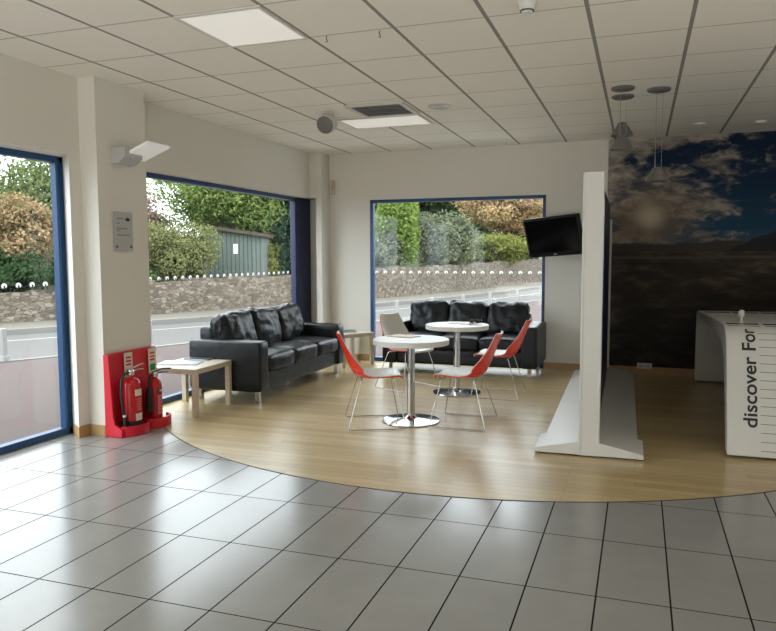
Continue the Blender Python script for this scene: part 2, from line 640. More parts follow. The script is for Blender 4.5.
def side_window(num, y0, y1, navy=None, mullions=(), dots=None):
    fr = MB()
    fr.box(-4.64, -4.56, y0, y1, 0.0, .06)
    fr.box(-4.64, -4.56, y0, y1, WT - .05, WT)
    fr.box(-4.64, -4.56, y0, y0 + .06, 0, WT)
    fr.box(-4.64, -4.56, y1 - .06, y1, 0, WT)
    fr.box(-4.61, -4.55, y1 - .105, y1 - .075, 0, WT)
    for q in mullions:
        fr.box(-4.64, -4.56, q - .03, q + .03, 0, WT)
    w = struct(fr.build('window_%d' % num, 'blue', bevel=.006))
    g = MB(); g.box(-4.606, -4.598, y0 + .03, (navy[0] if navy else y1) - .05, .05, WT - .04)
    g.build('pane', 'glass', w)
    if navy:
        p = MB(); p.box(-4.63, -4.55, navy[0], navy[1], .0, WT - .01)
        p.build('infill_panel', 'navy', w, bevel=.005)
    if dots:
        d = MB(); y = dots[0]
        while y < dots[1]:
            crescent(d, lambda a, b, y=y: (-4.595, y + a, 1.283 + b), .027)
            y += .135
        d.build('safety_marks', MT_MARK, w)
    return w
side_window(1, W1A, 4.845, dots=(1.52, 4.70))
side_window(2, 5.46, 9.60, navy=(9.09, 9.575), dots=(5.56, 9.03))
side_window(4, -3.2, -.2)
def end_window(num, x0, x1, y0, y1, z1, inner, dots=None):
    fr = MB()
    fr.box(x0, x1, y0, y1, 0, .055); fr.box(x0, x1, y0, y1, z1 - .045, z1)
    fr.box(x0, x0 + .05, y0, y1, 0, z1); fr.box(x1 - .04, x1, y0, y1, 0, z1)
    w = struct(fr.build('window_%d' % num, 'blue', bevel=.005))
    yc = (y0 + y1) / 2
    g = MB(); g.box(x0 + .03, x1 - .03, yc - .004, yc + .004, .04, z1 - .03)
    g.build('pane', 'glass', w)
    if dots:
        d = MB(); x = dots[0]
        while x < dots[1]:
            crescent(d, lambda a, b, x=x: (x + a, yc - .007 * inner, 1.278 + b), .027)
            x += .128
        d.build('safety_marks', MT_MARK, w)
end_window(3, BX0, BX1, YB - .004, YB + .08, 2.30, 1, (-3.557, -1.25))

# ================================================================== OUTSIDE
def strip(name, left, right, z0, z1, mat, hz=None):
    """solid band between two polylines of equal length"""
    mb = MB()
    n = len(left)
    for i in range(n - 1):
        zt = z1 if hz is None else None
        za, zb = (z1, z1) if hz is None else (hz[i], hz[i + 1])
        a, b, c, d = left[i], left[i + 1], right[i + 1], right[i]
        mb.hexa([(*a, z0), (*b, z0), (*c, z0), (*d, z0), (*a, za), (*b, zb), (*c, zb), (*d, za)])
    return struct(mb.build(name, mat, weld=False))

WALLP = [(-30, -16), (-20, 2), (-16.6, 8.4), (-14.2, 12.6), (-12.3, 16.2), (-10.6, 20.5), (-9.0, 25), (-7.4, 31.5), (-5.6, 44), (-3, 62), (2, 95)]
def offs(poly, d):
    out = []
    for i, p in enumerate(poly):
        a = Vector(poly[max(0, i - 1)]); b = Vector(poly[min(len(poly) - 1, i + 1)])
        t = (b - a).normalized()
        out.append((p[0] + t.y * d, p[1] - t.x * d))     # +d = to the right of travel (towards the building)
    return out
BOUND = [(-24, -18), (-14, -3), (-10.9, 4.2), (-9.15, 7.7), (-7.95, 10.1), (-6.9, 13), (-5.75, 16.5), (-4.55, 20.5), (-3.3, 25.5), (.5, 40), (8, 70)]
mb = MB()
mb.box(-60, 60, -60, 120, -.6, -.14)
struct(mb.build('ground', 'road'))
KERBP = offs(WALLP, 1.75)
strip('pavement', WALLP, KERBP, -.2, -.03, 'pavement')
strip('kerb', KERBP, offs(WALLP, 1.9), -.2, -.02, 'kerb')
# forecourt in front of the building
mb = MB()
FX = [(-4.66, -18), (-4.66, -3), (-4.66, 4.2), (-4.66, 7.7), (-4.66, 9.9), (-1, 9.9), (3, 9.9), (8, 9.9), (12, 12), (20, 30), (30, 60)]
strip('forecourt', BOUND, FX, -.2, -.06, 'forecourt')
strip('kerb', offs(BOUND, -.16), BOUND, -.2, -.045, 'kerb')
strip('road_line', offs(BOUND, -.65), offs(BOUND, -.53), -.2, -.133, 'roadpaint')
strip('road_line', offs(WALLP, 3.0), offs(WALLP, 3.1), -.2, -.133, 'roadpaint')
# pale slabs added behind the sofas to bounce skylight up onto the ceiling
MT['bounce_slabs'] = ground('pale_bounce_concrete', (.34, .33, .30), (.42, .41, .38), 12, 1.5)
mb = MB()
mb.prism([(-4.67, 7.4), (-4.67, 12.5), (-6.2, 12.5), (-5.9, 10.5), (-5.25, 8.4)][::-1], 'z', -.2, -.04)
mb.prism([(-2.85, 9.82), (6.2, 9.82), (6.2, 13.6), (-2.7, 13.6)], 'z', -.2, -.04)
struct(mb.build('bounce_slabs', 'bounce_slabs'))
# rubble stone boundary wall
hz = [.8, .72, .68, .68, .85, .92, 1.08, 1.15, 1.3, 1.6, 2.0]
mb = MB()
NB = offs(WALLP, -.4)
rnd = random.Random(4)
seg = []
for i in range(len(WALLP) - 1):
    k = max(2, int(math.dist(WALLP[i], WALLP[i + 1]) / .45))
    for j in range(k):
        t = j / k
        L = lambda A, B: (A[0] + (B[0] - A[0]) * t, A[1] + (B[1] - A[1]) * t)
        seg.append((L(WALLP[i], WALLP[i + 1]), L(NB[i], NB[i + 1]), hz[i] + (hz[i + 1] - hz[i]) * t))
for i in range(len(seg) - 1):
    (a, d, h), (b, c, h2) = seg[i], seg[i + 1]
    h += rnd.uniform(-.05, .05)
    mb.hexa([(*a, -.15), (*b, -.15), (*c, -.15), (*d, -.15), (*a, h), (*b, h), (*c, h), (*d, h)])
bw = mb.build('rubble_stone_boundary', 'stone')
tag(bw, 'long rubble stone wall across the road under the trees', 'wall')
# bank of earth behind that wall
mb = MB()
bn, bm_, bf = offs(WALLP, -.38), offs(WALLP, -3.5), offs(WALLP, -15)
for i in range(len(WALLP) - 1):
    for a, b, za, zb in ((bn, bm_, .45, .9), (bm_, bf, .9, 2.6)):
        h0, h1 = [zb + (5.5 if zb > 2 and WALLP[j][1] < 9 else 0) for j in (i, i + 1)]  # unseen southern end raised to keep bright sky out of the back pane's reflection
        mb.hexa([(*a[i], -.2), (*a[i + 1], -.2), (*b[i + 1], -.2), (*b[i], -.2), (*a[i], za), (*a[i + 1], za), (*b[i + 1], h1), (*b[i], h0)])
struct(mb.build('bank', 'bank'))
mb = MB()
HL = [(14, 75), (24, 48), (40, 36), (70, 24)]  # unseen slope, added to block bright sky mirrored in the left glazing
for i in range(3):
    a, b = HL[i], HL[i + 1]
    mb.hexa([(*a, -.2), (*b, -.2), (b[0] + 16, b[1] + 20, -.2), (a[0] + 16, a[1] + 20, -.2), (*a, .8), (*b, .8), (b[0] + 16, b[1] + 20, 17), (a[0] + 16, a[1] + 20, 17)])
struct(mb.build('sky_blocker_slope', 'bank'))

# trees and shrubs
def leaf_mesh(name, mat, parent, center, radii, n, size, seed, style='leaf', lumps=26, sky=1.0):
    rg = np.random.default_rng(seed)
    c = np.array(center); R = np.array(radii)
    d = rg.normal(size=(lumps, 3)); d /= np.linalg.norm(d, axis=1)[:, None]
    lc = d * rg.uniform(.35, .85, (lumps, 1)) * R
    lr = rg.uniform(.26, .48, lumps)
    pick = rg.integers(0, lumps, n)
    q = rg.normal(size=(n, 3)); q /= np.linalg.norm(q, axis=1)[:, None]
    P = lc[pick] + q * (rg.uniform(.45, 1.0, (n, 1)) * lr[pick][:, None]) * R
    out = P / R
    out /= np.maximum(1e-6, np.linalg.norm(out, axis=1)[:, None])
    nrm = out * .7 + rg.normal(size=(n, 3)) * .55 + np.array([0, 0, .35])
    nrm /= np.linalg.norm(nrm, axis=1)[:, None]
    if style == 'conifer':
        ax = out * .9 + np.array([0, 0, .55]) + rg.normal(size=(n, 3)) * .3
    else:
        ax = rg.normal(size=(n, 3))
    ax -= nrm * np.sum(ax * nrm, 1)[:, None]
    ax /= np.linalg.norm(ax, axis=1)[:, None]
    bx = np.cross(nrm, ax)
    L = size * rg.uniform(.6, 1.3, (n, 1))
    Wd = L * (.22 if style == 'conifer' else .42)
    if style == 'conifer': L = L * 1.5
    P = P + c
    v = np.empty((n, 4, 3))
    bend = nrm * L * .18
    v[:, 0] = P - ax * L * .5
    v[:, 1] = P + bx * Wd + bend
    v[:, 2] = P + ax * L * .5
    v[:, 3] = P - bx * Wd + bend
    me = bpy.data.meshes.new(name)
    me.vertices.add(n * 4); me.loops.add(n * 4); me.polygons.add(n)
    me.vertices.foreach_set('co', v.reshape(-1))
    me.loops.foreach_set('vertex_index', np.arange(n * 4))
    me.polygons.foreach_set('loop_start', np.arange(n) * 4)
    me.update(calc_edges=True)
    me.materials.append(mat)
    o = bpy.data.objects.new(name, me)
    COL.objects.link(o)
    o.parent = parent
    return o

def tree(name, label, cat, pos, radii, n, size, mat, seed, style='leaf', lumps=26, base=.4, group=None, part='crown'):
    x, y, z = pos
    t = thing(name, label, cat, (x, y, base), 0, group)
    zc = z - base
    leaf_mesh(part, mat, t, (0, 0, zc), radii, n, size, seed, style, lumps)
    rd = random.Random(seed)
    b = MB()
    tr = max(.03, min(.16, radii[2] * .06))
    top = zc + radii[2] * .35
    b.tube([(0, 0, 0), (.04, .02, zc * .4), (-.03, .03, zc * .8), (0, 0, top)], [tr, tr * .85, tr * .6, tr * .25], 8)
    for k in range(7):
        a = rd.uniform(0, 2 * PI); h0 = zc * rd.uniform(.35, .9)
        e = Vector((math.cos(a) * radii[0] * .6, math.sin(a) * radii[1] * .6, zc + radii[2] * rd.uniform(-.3, .6)))
        s0 = Vector((0, 0, h0))
        b.tube([s0, s0.lerp(e, .5) + Vector((0, 0, .08)), e], [tr * .45, tr * .3, tr * .12], 6)
    b.build('trunk', 'bark', t, smooth=50)
    return t

G = {
 'birch': m_leaf('yellow_green_leaves', [(.06, .10, .04), (.16, .20, .08), (.30, .32, .15)], scale=4),
 'smoke': m_leaf('orange_smoke_leaves', [(.06, .09, .03), (.20, .19, .09), (.42, .27, .16), (.52, .36, .22)], scale=4.5),
 'dark': m_leaf('dark_green_leaves', [(.015, .04, .018), (.04, .075, .03), (.08, .12, .05)]),
 'mid': m_leaf('mid_green_leaves', [(.04, .075, .025), (.09, .14, .05), (.16, .22, .085)], scale=4),
 'ygs': m_leaf('yellow_olive_leaves', [(.07, .09, .035), (.18, .19, .08), (.36, .34, .17)], scale=5),
 'conifer': m_leaf('bright_conifer_sprays', [(.02, .045, .018), (.09, .14, .04), (.24, .31, .09), (.36, .42, .14)], scale=3.2),
 'ivy': m_leaf('blue_green_ivy', [(.02, .05, .03), (.05, .11, .07), (.13, .22, .14)], scale=5),
 'pink': m_leaf('dusty_pink_leaves', [(.12, .10, .07), (.28, .20, .16), (.42, .30, .24)]),
 'lime': m_leaf('lime_green_leaves', [(.05, .09, .02), (.18, .26, .06), (.36, .43, .13)], scale=3),
 'greyg': m_leaf('grey_green_leaves', [(.06, .085, .05), (.17, .19, .12), (.32, .33, .22)], scale=3.5),
 'orange': m_leaf('peach_autumn_leaves', [(.12, .14, .04), (.28, .25, .10), (.50, .30, .18), (.60, .40, .27)], scale=1.8),
 'ylow': m_leaf('yellow_green_bramble', [(.05, .075, .02), (.18, .20, .055), (.40, .38, .12)], scale=3),
}
T = tree
T('birch_tree', 'tall airy yellow green tree at the left edge against the white sky', 'tree', (-19.15, 19.0, 3.6), (1.9, 1.7, 2.2), 7500, 0.12, G['birch'], 1, lumps=30)
T('smoke_bush', 'orange tinted bush in the left window behind the stone wall', 'bush', (-15.0, 14.5, 2.15), (1.35, 1.0, 1.05), 13000, 0.085, G['smoke'], 2)
T('laurel_shrub', 'dark green shrub hanging over the wall in the left window', 'bush', (-14.87, 13.73, 1.10), (1.51, 0.78, 0.64), 9000, 0.085, G['dark'], 3)
T('leafy_shrub', 'mid green shrub by the blue frame of the left window', 'bush', (-13.96, 15.33, 1.34), (1.00, 0.84, 0.84), 7000, 0.085, G['mid'], 4)
T('copper_tree', 'distant dusty pink tree under the patch of sky', 'tree', (-21.9, 28.6, 3.1), (1.6, 1.2, 1.3), 3000, .17, G['pink'], 5)
T('privet_bush', 'pale yellow green bush over the stone wall in the middle window', 'bush', (-12.81, 17.85, 1.50), (1.37, 1.04, 1.09), 15000, 0.072, G['ygs'], 6)
T('low_shrub', 'deep green low shrub at the left of the pale bush', 'bush', (-13.27, 16.80, 1.07), (0.70, 0.59, 0.59), 5000, 0.08, G['mid'], 7)
T('conifer_tree', 'broad bright green conifer with drooping sprays over the shed', 'tree', (-13.0, 21.3, 3.75), (2.7, 1.7, 1.35), 20000, 0.14, G['conifer'], 8, style='conifer', lumps=44)
T('ivy_hedge', 'blue green ivy covered hedge at the right of the shed', 'hedge', (-11.2, 22.2, 2.1), (.95, .9, 1.7), 13000, 0.095, G['ivy'], 9, lumps=34)
T('hedge_shrub', 'small olive shrub between the shed and the ivy hedge', 'bush', (-11.58, 21.01, 1.50), (0.51, 0.51, 0.82), 2600, .10, G['ylow'], 10)
T('lime_tree', 'lime green tree at the left of the back window', 'tree', (-9.39, 27.85, 2.82), (1.16, 1.05, 2.06), 12000, 0.12, G['lime'], 11, lumps=34)
T('olive_shrub', 'olive shrub at the foot of the lime green tree', 'bush', (-9.65, 26.83, 1.60), (0.85, 0.80, 0.85), 3200, .13, G['greyg'], 12)
T('willow_shrub', 'grey green rounded shrub in the middle of the back window', 'bush', (-8.56, 31.36, 2.11), (1.69, 1.23, 1.64), 14000, 0.115, G['greyg'], 13, lumps=34)
T('maple_tree', 'peach and orange autumn tree at the right of the back window', 'tree', (-7.11, 41.01, 4.30), (3.61, 2.33, 1.81), 15000, 0.15, G['orange'], 14, lumps=40)
T('laurel_tree', 'dense mid green tree filling the gap under the orange tree', 'tree', (-9.7, 42.3, 2.75), (2.1, 1.3, 1.85), 7000, .16, G['mid'], 31)
T('bramble_bush', 'low yellow green bramble under the orange tree', 'bush', (-7.59, 37.95, 1.94), (2.42, 1.10, 0.88), 9000, 0.13, G['ylow'], 15)
for i, (px, nm, lb) in enumerate([((-24.4, 25.6, 2.9), 'background_tree', 'dark green tree far behind the orange bush'),
                         ((-17.5, 30.2, 4.0), 'background_tree', 'dark green tree far behind the bright conifer'),
                         ((-14.6, 44.1, 4.9), 'background_tree', 'dark green tree far behind the lime green tree'),
                         ((-11.8, 47.2, 4.9), 'background_tree', 'dark green tree far behind the grey green shrub'),
                         ((-7.0, 51.0, 4.5), 'background_tree', 'dark green tree far behind the orange autumn tree')]):
    T(nm, lb, 'tree', px, (3.4, 2.4, 3.0) if i else (2.4, 2, 1.8), 8000, .30, G['dark'], 20 + i, lumps=34, group='dark trees in the distance')

# timber shed under the conifer
sh = thing('garden_shed', 'weathered grey green timber shed under the bright conifer', 'shed', (-11.9, 19.6, .4), math.atan2(.53, 1.53))
def m_planks():
    n = NT('weathered_grey_planks')
    x, y, z = n.xyz()
    l = n.line(x, 0, .13, .02)
    f = n.noise(3, 5, .6, vec=n.coord((8, 8, .6)))
    c = n.mix(f, (.055, .075, .065), (.15, .18, .16))
    n.set(n.mix(l, c, (.02, .025, .02)), .8)
    n.bump(n.math('MULTIPLY', l, -1), .5, .01)
    return n.m
MT['planks'] = m_planks()
m = MB(); m.prism([(-.85, 0), (.85, 0), (.85, 1.75), (-.85, 2.0)], 'y', 0, 1.4)
m.build('plank_wall', 'planks', sh)
m = MB(); m.hexa([(-1.0, -.2, 2.0), (.95, -.2, 1.72), (.95, 1.5, 1.72), (-1.0, 1.5, 2.0), (-1.0, -.2, 2.1), (.95, -.2, 1.82), (.95, 1.5, 1.82), (-1.0, 1.5, 2.1)])
m.build('roof', 'bark', sh)
m = MB(); m.box(-.05, .08, -.02, 0, 1.2, 1.5)
m.build('notice', 'paper', sh)

# low pale posts along the forecourt edge
def bollard(loc, label):
    t = thing('bollard', label, 'post', (loc[0], loc[1], -.06), 0, 'pale posts along the forecourt edge')
    h = loc[2]
    m = MB(); m.box(-.04, .04, -.04, .04, 0, h)
    m.build('post', 'bollard', t, bevel=.008)
    m = MB(); m.box(-.055, .055, -.055, .055, 0, .09)
    m.build('base_collar', 'midgrey', t, bevel=.008)
    return t
bollard((-9.0, 8.2, .50), 'pale square post outside the left window')
bollard((-7.80, 10.05, .50), 'pale square post behind the right edge of the white pier')
names = ['first', 'second', 'third', 'fourth', 'fifth', 'sixth']
for i, p in enumerate([(-5.508, 16.38), (-5.041, 17.82), (-4.61, 19.45), (-4.2, 21.2), (-3.66, 22.9), (-3.22, 25.1)]):
    bollard((p[0], p[1], .50), '%s pale post from the left in the back window' % names[i])

# ================================================================== CEILING FITTINGS
def light_panel(loc, label, lens='dimpanel', sx=.6, sy=.662):
    t = thing('ceiling_light', label, 'ceiling light', loc, 0, 'recessed square ceiling lights')
    m = MB()
    w = .022
    m.box(-sx / 2, sx / 2, -sy / 2, -sy / 2 + w, -.012, 0); m.box(-sx / 2, sx / 2, sy / 2 - w, sy / 2, -.012, 0)
    m.box(-sx / 2, -sx / 2 + w, -sy / 2 + w, sy / 2 - w, -.012, 0); m.box(sx / 2 - w, sx / 2, -sy / 2 + w, sy / 2 - w, -.012, 0)
    m.build('frame', 'offwhite', t)
    m = MB(); m.box(-sx / 2 + w, sx / 2 - w, -sy / 2 + w, sy / 2 - w, -.007, -.001)
    m.build('diffuser', lens, t)
    return t
def cell(i, j):
    return (COX + CX * (i + .5), COY + CY * (j + .5), ZC)
light_panel(cell(-5, -2), 'square light panel near the left front of the ceiling', 'dimpanel')
light_panel((-2.65, 7.51, ZC), 'wide pale light panel beside the air vent', 'dimpanel', sx=.92, sy=.56)
v = thing('air_vent', 'square slatted air vent in the ceiling', 'air vent', (-2.46, 6.88, ZC))
m = MB(); s = .30
for a in ((-s, s, -s, -s + .05), (-s, s, s - .05, s), (-s, -s + .05, -s + .05, s - .05), (s - .05, s, -s + .05, s - .05)):
    m.box(*a, -.02, 0)
m.build('frame', 'offwhite', v, bevel=.004)
m = MB(); m.box(-s + .05, s - .05, -s + .05, s - .05, -.004, 0)
m.build('backing', 'midgrey', v)
for k in range(7):
    y = -s + .085 + k * .072
    m = MB(); m.hexa([(-s + .05, y, -.018), (s - .05, y, -.018), (s - .05, y + .006, -.018), (-s + .05, y + .006, -.018), (-s + .05, y + .03, -.003), (s - .05, y + .03, -.003), (s - .05, y + .036, -.003), (-s + .05, y + .036, -.003)])
    m.build('slat', 'acrylic', v)

t = thing('ceiling_speaker', 'round grey projector speaker hanging under the ceiling', 'speaker', (-3.05, 6.87, ZC))
m = MB(); m.lathe([(.02, 0), (.06, 0), (.06, -.015), (.02, -.02), (.012, -.03), (.012, -.06), (.03, -.065)][::-1], n=20)
m.build('bracket', 'offwhite', t, smooth=40)
m = MB()
m.lathe([(.03, .10), (.07, .085), (.095, .03), (.1, -.05), (.095, -.075)], (0, 0, 0), 28)
M = Matrix.Translation((.0, 0, -.115)) @ Matrix.Rotation(math.radians(62), 4, Vector((1, -.1, 0)))
M = Matrix.Translation((.0, -.01, -.105)) @ Matrix.Rotation(math.radians(-68), 4, 'X')
m.rot(M)
m.build('housing', 'offwhite', t, smooth=40)
m = MB(); m.lathe([(.088, -.07), (.088, -.078), (.06, -.088), (.02, -.093)], (0, 0, 0), 28); m.rot(M)
m.build('grille', 'dish', t, smooth=40)

def disc(name, label, cat, loc, r, mat, h=.02, group=None, inner=None):
    t = thing(name, label, cat, loc, 0, group)
    m = MB(); m.lathe([(r * .92, -h), (r, -h * .6), (r, 0)], n=32); m.build('rim', mat, t, smooth=40)
    m = MB(); m.lathe([(r * .75, -h - .003), (r * .8, -h), (r * .8, -h + .004)], n=32); m.build('face', inner or mat, t, smooth=40)
    return t
disc('ceiling_speaker', 'flat round grey grille flush in the middle of the ceiling', 'speaker', (-1.885, 6.93, ZC), .115, 'acrylic', .012, inner='acrylic')
t = thing('smoke_detector', 'white smoke detector at the top edge of the photo', 'smoke detector', (-.655, 4.33, ZC))
m = MB(); m.lathe([(.05, -.022), (.055, 0)], n=28); m.build('base', 'whitemetal', t, smooth=40)
m = MB(); m.lathe([(.012, -.06), (.03, -.058), (.036, -.045), (.045, -.04), (.047, -.022)], n=28); m.build('head', 'whitemetal', t, smooth=40)
m = MB(); m.lathe([(.0385, -.05), (.041, -.05), (.041, -.044), (.0385, -.044)], n=28); m.build('sensor_gap', 'darkgrey', t)

PEND = [((-.178, 6.74), 2.43, 'pendant lamp with the lower grey cone over the display board'),
        ((-.185, 7.09), 2.605, 'pendant lamp with the higher grey cone behind the lower one'),
        ((.121, 6.90), 2.16, 'pendant lamp hanging low in front of the cloudy mural')]
for (x, y), z, lb in PEND:
    t = thing('pendant_lamp', lb, 'pendant lamp', (x, y, ZC), 0, 'grey cone pendant lamps')
    m = MB(); m.lathe([(.088, -.022), (.1, -.012), (.1, 0)], n=32); m.build('ceiling_rose', 'dish', t, smooth=40)
    d = z - ZC
    m = MB()
    for a in (0, 2.1, 4.2):
        m.tube([(.035 * math.cos(a), .035 * math.sin(a), -.02), (.035 * math.cos(a), .035 * math.sin(a), d + .12)], .0014, 5)
    m.build('suspension_wire', 'steel', t)
    m = MB(); m.lathe([(.1, d), (.098, d + .012), (.055, d + .085), (.045, d + .10), (.042, d + .115), (.02, d + .125)], n=36, cap=False)
    m.lathe([(.096, d + .001), (.09, d + .012), (.05, d + .08), (.02, d + .09)], n=36, cap=False)
    m.build('lamp_shade', 'shade', t, smooth=40)
    m = MB(); m.lathe([(.045, d + .03), (.05, d + .04), (.045, d + .08)], n=20); m.build('bulb', 'lamplens', t, smooth=60)
for x, y, lb in [(.591, 8.80, 'small round downlight left of the other one by the mural'), (1.212, 8.907, 'small round downlight at the right edge of the ceiling')]:
    t = thing('downlight', lb, 'downlight', (x, y, ZC), 0, 'small ceiling downlights')
    m = MB(); m.lathe([(.05, -.006), (.062, -.01), (.068, 0)], n=28, cap=False); m.build('rim', 'whitemetal', t, smooth=40)
    m = MB(); m.lathe([(.02, -.003), (.05, -.005), (.05, 0)], n=28); m.build('lens', 'lamplens', t, smooth=40)
for x, y, lb in [(-2.01, 4.51, 'tiny wire hook hanging from the ceiling left of the other hook'), (-1.64, 4.53, 'tiny wire hook hanging from the ceiling nearer the smoke detector')]:
    m = MB(); m.tube([(0, 0, 0), (0, 0, -.02), (.008, 0, -.03), (.004, 0, -.042), (-.006, 0, -.036)], .003, 6)
    o = m.build('ceiling_hook', 'darkgrey'); o.location = (x, y, ZC)
    tag(o, lb, 'hook', 'wire ceiling hooks')

# ================================================================== WALL FITTINGS
t = thing('wall_uplight', 'grey metal wall light with tilted white wing on the pier', 'wall light', (-4.21, 5.17, 2.36))
m = MB(); m.prism([(0, -.075), (.07, -.075), (.14, -.02), (.14, .06), (0, .06)], 'y', -.17, .06)
m.build('housing', 'midgrey' if False else 'acrylic', t, bevel=.005)
m = MB(); m.hexa([(.06, -.11, -.02), (.33, -.11, .085), (.33, .19, .085), (.06, .19, -.02), (.05, -.11, .0), (.325, -.11, .105), (.325, .19, .105), (.05, .19, .0)])
m.build('wing', 'lamplens', t, bevel=.003)

t = thing('wall_plaque', 'small frosted notice plaque on the white pier', 'plaque', (-4.21, 5.11, 1.72))
m = MB(); m.box(.006, .014, -.12, .12, -.165, .165); m.build('panel', 'acrylic', t, bevel=.002)
m = MB()
for z, y0, y1 in [(.11, -.085, .0), (.07, -.085, -.045), (.025, -.085, .045), (.008, -.085, -.04), (-.03, -.085, .075)]:
    m.box(.014, .0146, y0, y1, z - .005, z + .005)
m.build('text_lines', 'fadedink', t)
m = MB(); m.lathe([(.03, .014), (.03, .0148)], (0, .055, .105), 20, axis='x'); m.rot(Matrix.Translation((0, 0, .105 * .5)) @ Matrix.Scale(.5, 4, Vector((0, 0, 1)))); m.build('oval_mark', 'ink', t)
for y in (-.09, .09):
    m = MB(); m.lathe([(.013, 0), (.013, .02)], (0, y, -.13), 16, axis='x'); m.build('fixing_stud', 'dish', t)

t = thing('alarm_sensor', 'small cream alarm sensor on the corner pier', 'alarm sensor', (-4.205, YB - .03, 2.49))
m = MB(); m.softbox((0, 0, .05), (.06, .05, .11), .015, n=4); m.build('sensor_body', 'tablewood', t, smooth=60, weld=True)
m = MB(); m.softbox((0, 0, -.055), (.06, .05, .09), .02, n=4); m.build('lower_unit', 'tablewood', t, smooth=60, weld=True)
m = MB(); m.box(-.02, .02, -.029, -.024, -.075, -.035); m.build('lens', 'offwhite', t, bevel=.004)

# socket box under the mural
t = thing('wall_socket', 'white socket box low on the mural wall', 'socket', (.085, YB - .012, .105))
m = MB(); m.box(-.09, .09, -.045, 0, -.035, .035); m.build('box', 'whitemetal', t, bevel=.005)
for x in (-.04, .04):
    m = MB(); m.box(x - .02, x + .02, -.047, -.044, -.012, .012); m.build('outlet', 'acrylic', t)

# printed landscape mural
def m_mural():
    n = NT('printed_landscape')
    x, y, z = n.xyz()
    # clouds
    cl = n.noise(1.0, 7, .6, vec=n.coord((1.1, 1, 2.6)), dist=.4)
    cl2 = n.noise(1.0, 6, .65, vec=n.coord((3.2, 1, 7)), dist=.5)
    left = n.smooth(x, 1.7, -.5)
    cloud = n.math('ADD', n.math('ADD', n.math('MULTIPLY', cl, .6), n.math('MULTIPLY', cl2, .4)), n.math('MULTIPLY', left, .10))
    cm = n.smooth(cloud, .49, .60)
    skyc = n.ramp(n.math('DIVIDE', n.math('SUBTRACT', z, 1.5), 1.5), (0, (.10, .13, .17)), (.22, (.025, .075, .14)), (.6, (.008, .030, .072)), (1, (.006, .016, .042)))
    cloudc = n.ramp(cl2, (.32, (.11, .10, .10)), (.5, (.26, .235, .21)), (.66, (.46, .42, .37)))
    c = n.mix(cm, skyc, cloudc)
    # low sun glow printed at the left
    dx = n.math('SUBTRACT', x, .10); dz = n.math('MULTIPLY', n.math('SUBTRACT', z, 1.98), 1.1)
    d = n.math('SQRT', n.math('ADD', n.math('MULTIPLY', dx, dx), n.math('MULTIPLY', dz, dz)))
    g1 = n.smooth(d, .75, .0)
    c = n.mix(n.math('MULTIPLY', g1, .8), c, (.26, .19, .13))
    g2 = n.smooth(d, .26, .0)
    c = n.mix(g2, c, (.62, .56, .46))
    # far ridge, near mountain, then dark plain
    ns = n.noise(1.6, 5, .55, vec=n.coord((1, 0, 0)))
    r1 = n.math('ADD', 1.53, n.math('MULTIPLY', ns, .26))
    c = n.mix(n.smooth(n.math('SUBTRACT', r1, z), -.01, .015), c, (.060, .052, .048))
    mt = n.math('SUBTRACT', 1.98, n.math('MULTIPLY', n.math('ABSOLUTE', n.math('SUBTRACT', x, 1.95)), .42))
    mt = n.math('ADD', mt, n.math('MULTIPLY', n.math('SUBTRACT', n.noise(2.2, 6, .6, vec=n.coord((1, 0, 0))), .5), .22))
    c = n.mix(n.smooth(n.math('SUBTRACT', mt, z), -.005, .012), c, n.mix(n.noise(7, 5), (.012, .016, .022), (.028, .032, .038)))
    gn = n.noise(1.0, 7, .7, vec=n.coord((2.5, 1, 9)))
    plain_c = n.ramp(gn, (.32, (.010, .009, .008)), (.52, (.05, .040, .031)), (.68, (.14, .11, .08)))
    fade = n.smooth(z, .9, 1.5)
    plain_c = n.mix(fade, n.mix(.5, plain_c, (.010, .010, .010)), plain_c)
    # a pale winding track
    tr = n.math('ABSOLUTE', n.math('SUBTRACT', n.math('SUBTRACT', z, 1.42), n.math('MULTIPLY', n.noise(.8, 3, .5, vec=n.coord((1, 0, 0))), .12)))
    plain_c = n.mix(n.math('MULTIPLY', n.smooth(tr, .035, .0), .5), plain_c, (.13, .125, .12))
    c = n.mix(n.smooth(n.math('SUBTRACT', 1.55, z), -.01, .01), c, plain_c)
    hsv = n.new('ShaderNodeHueSaturation')
    hsv.inputs['Saturation'].default_value = 1.15
    hsv.inputs['Value'].default_value = 1.0
    n.put(hsv.inputs['Color'], c)
    n.set(hsv.outputs[0], .5, 0, .2)
    return n.m
MT['mural'] = m_mural()
m = MB(); m.box(-.41, 5.6, YB - .012, YB, .09, ZC - .005)
tag(m.build('wall_mural', 'mural'), 'big printed mural of clouds and dark mountains covering the back wall', 'mural')

# television on a bracket
tv = thing('television', 'black flat television tilted down beside the back window', 'television', (-1.02, 9.15, 1.745))
tv.rotation_euler = (math.radians(14), math.radians(-3.5), math.radians(-27))
W_, H_ = .80, .50
m = MB(); m.softbox((0, 0, 0), (W_, .06, H_), .018, n=6); m.build('casing', 'black', tv, smooth=50, weld=True)
m = MB(); m.box(-W_ / 2 + .03, W_ / 2 - .03, -.0315, -.029, -H_ / 2 + .06, H_ / 2 - .03); m.build('screen', 'screen', tv)
m = MB(); m.box(-.025, .025, -.0325, -.03, -H_ / 2 + .022, -H_ / 2 + .034); m.build('maker_mark', 'acrylic', tv)
m = MB(); m.box(-.2, .2, .03, .07, -.16, .16); m.build('rear_bulge', 'black', tv, bevel=.02)
iv = Matrix.Translation(tv.location) @ tv.rotation_euler.to_matrix().to_4x4()
wp = iv.inverted() @ Vector((-.70, YB - .022, 1.74))
m = MB(); m.tube([(0.05, .06, 0), (.2, .16, 0), wp], .018, 8)
m.build('bracket_arm', 'darkgrey', tv)

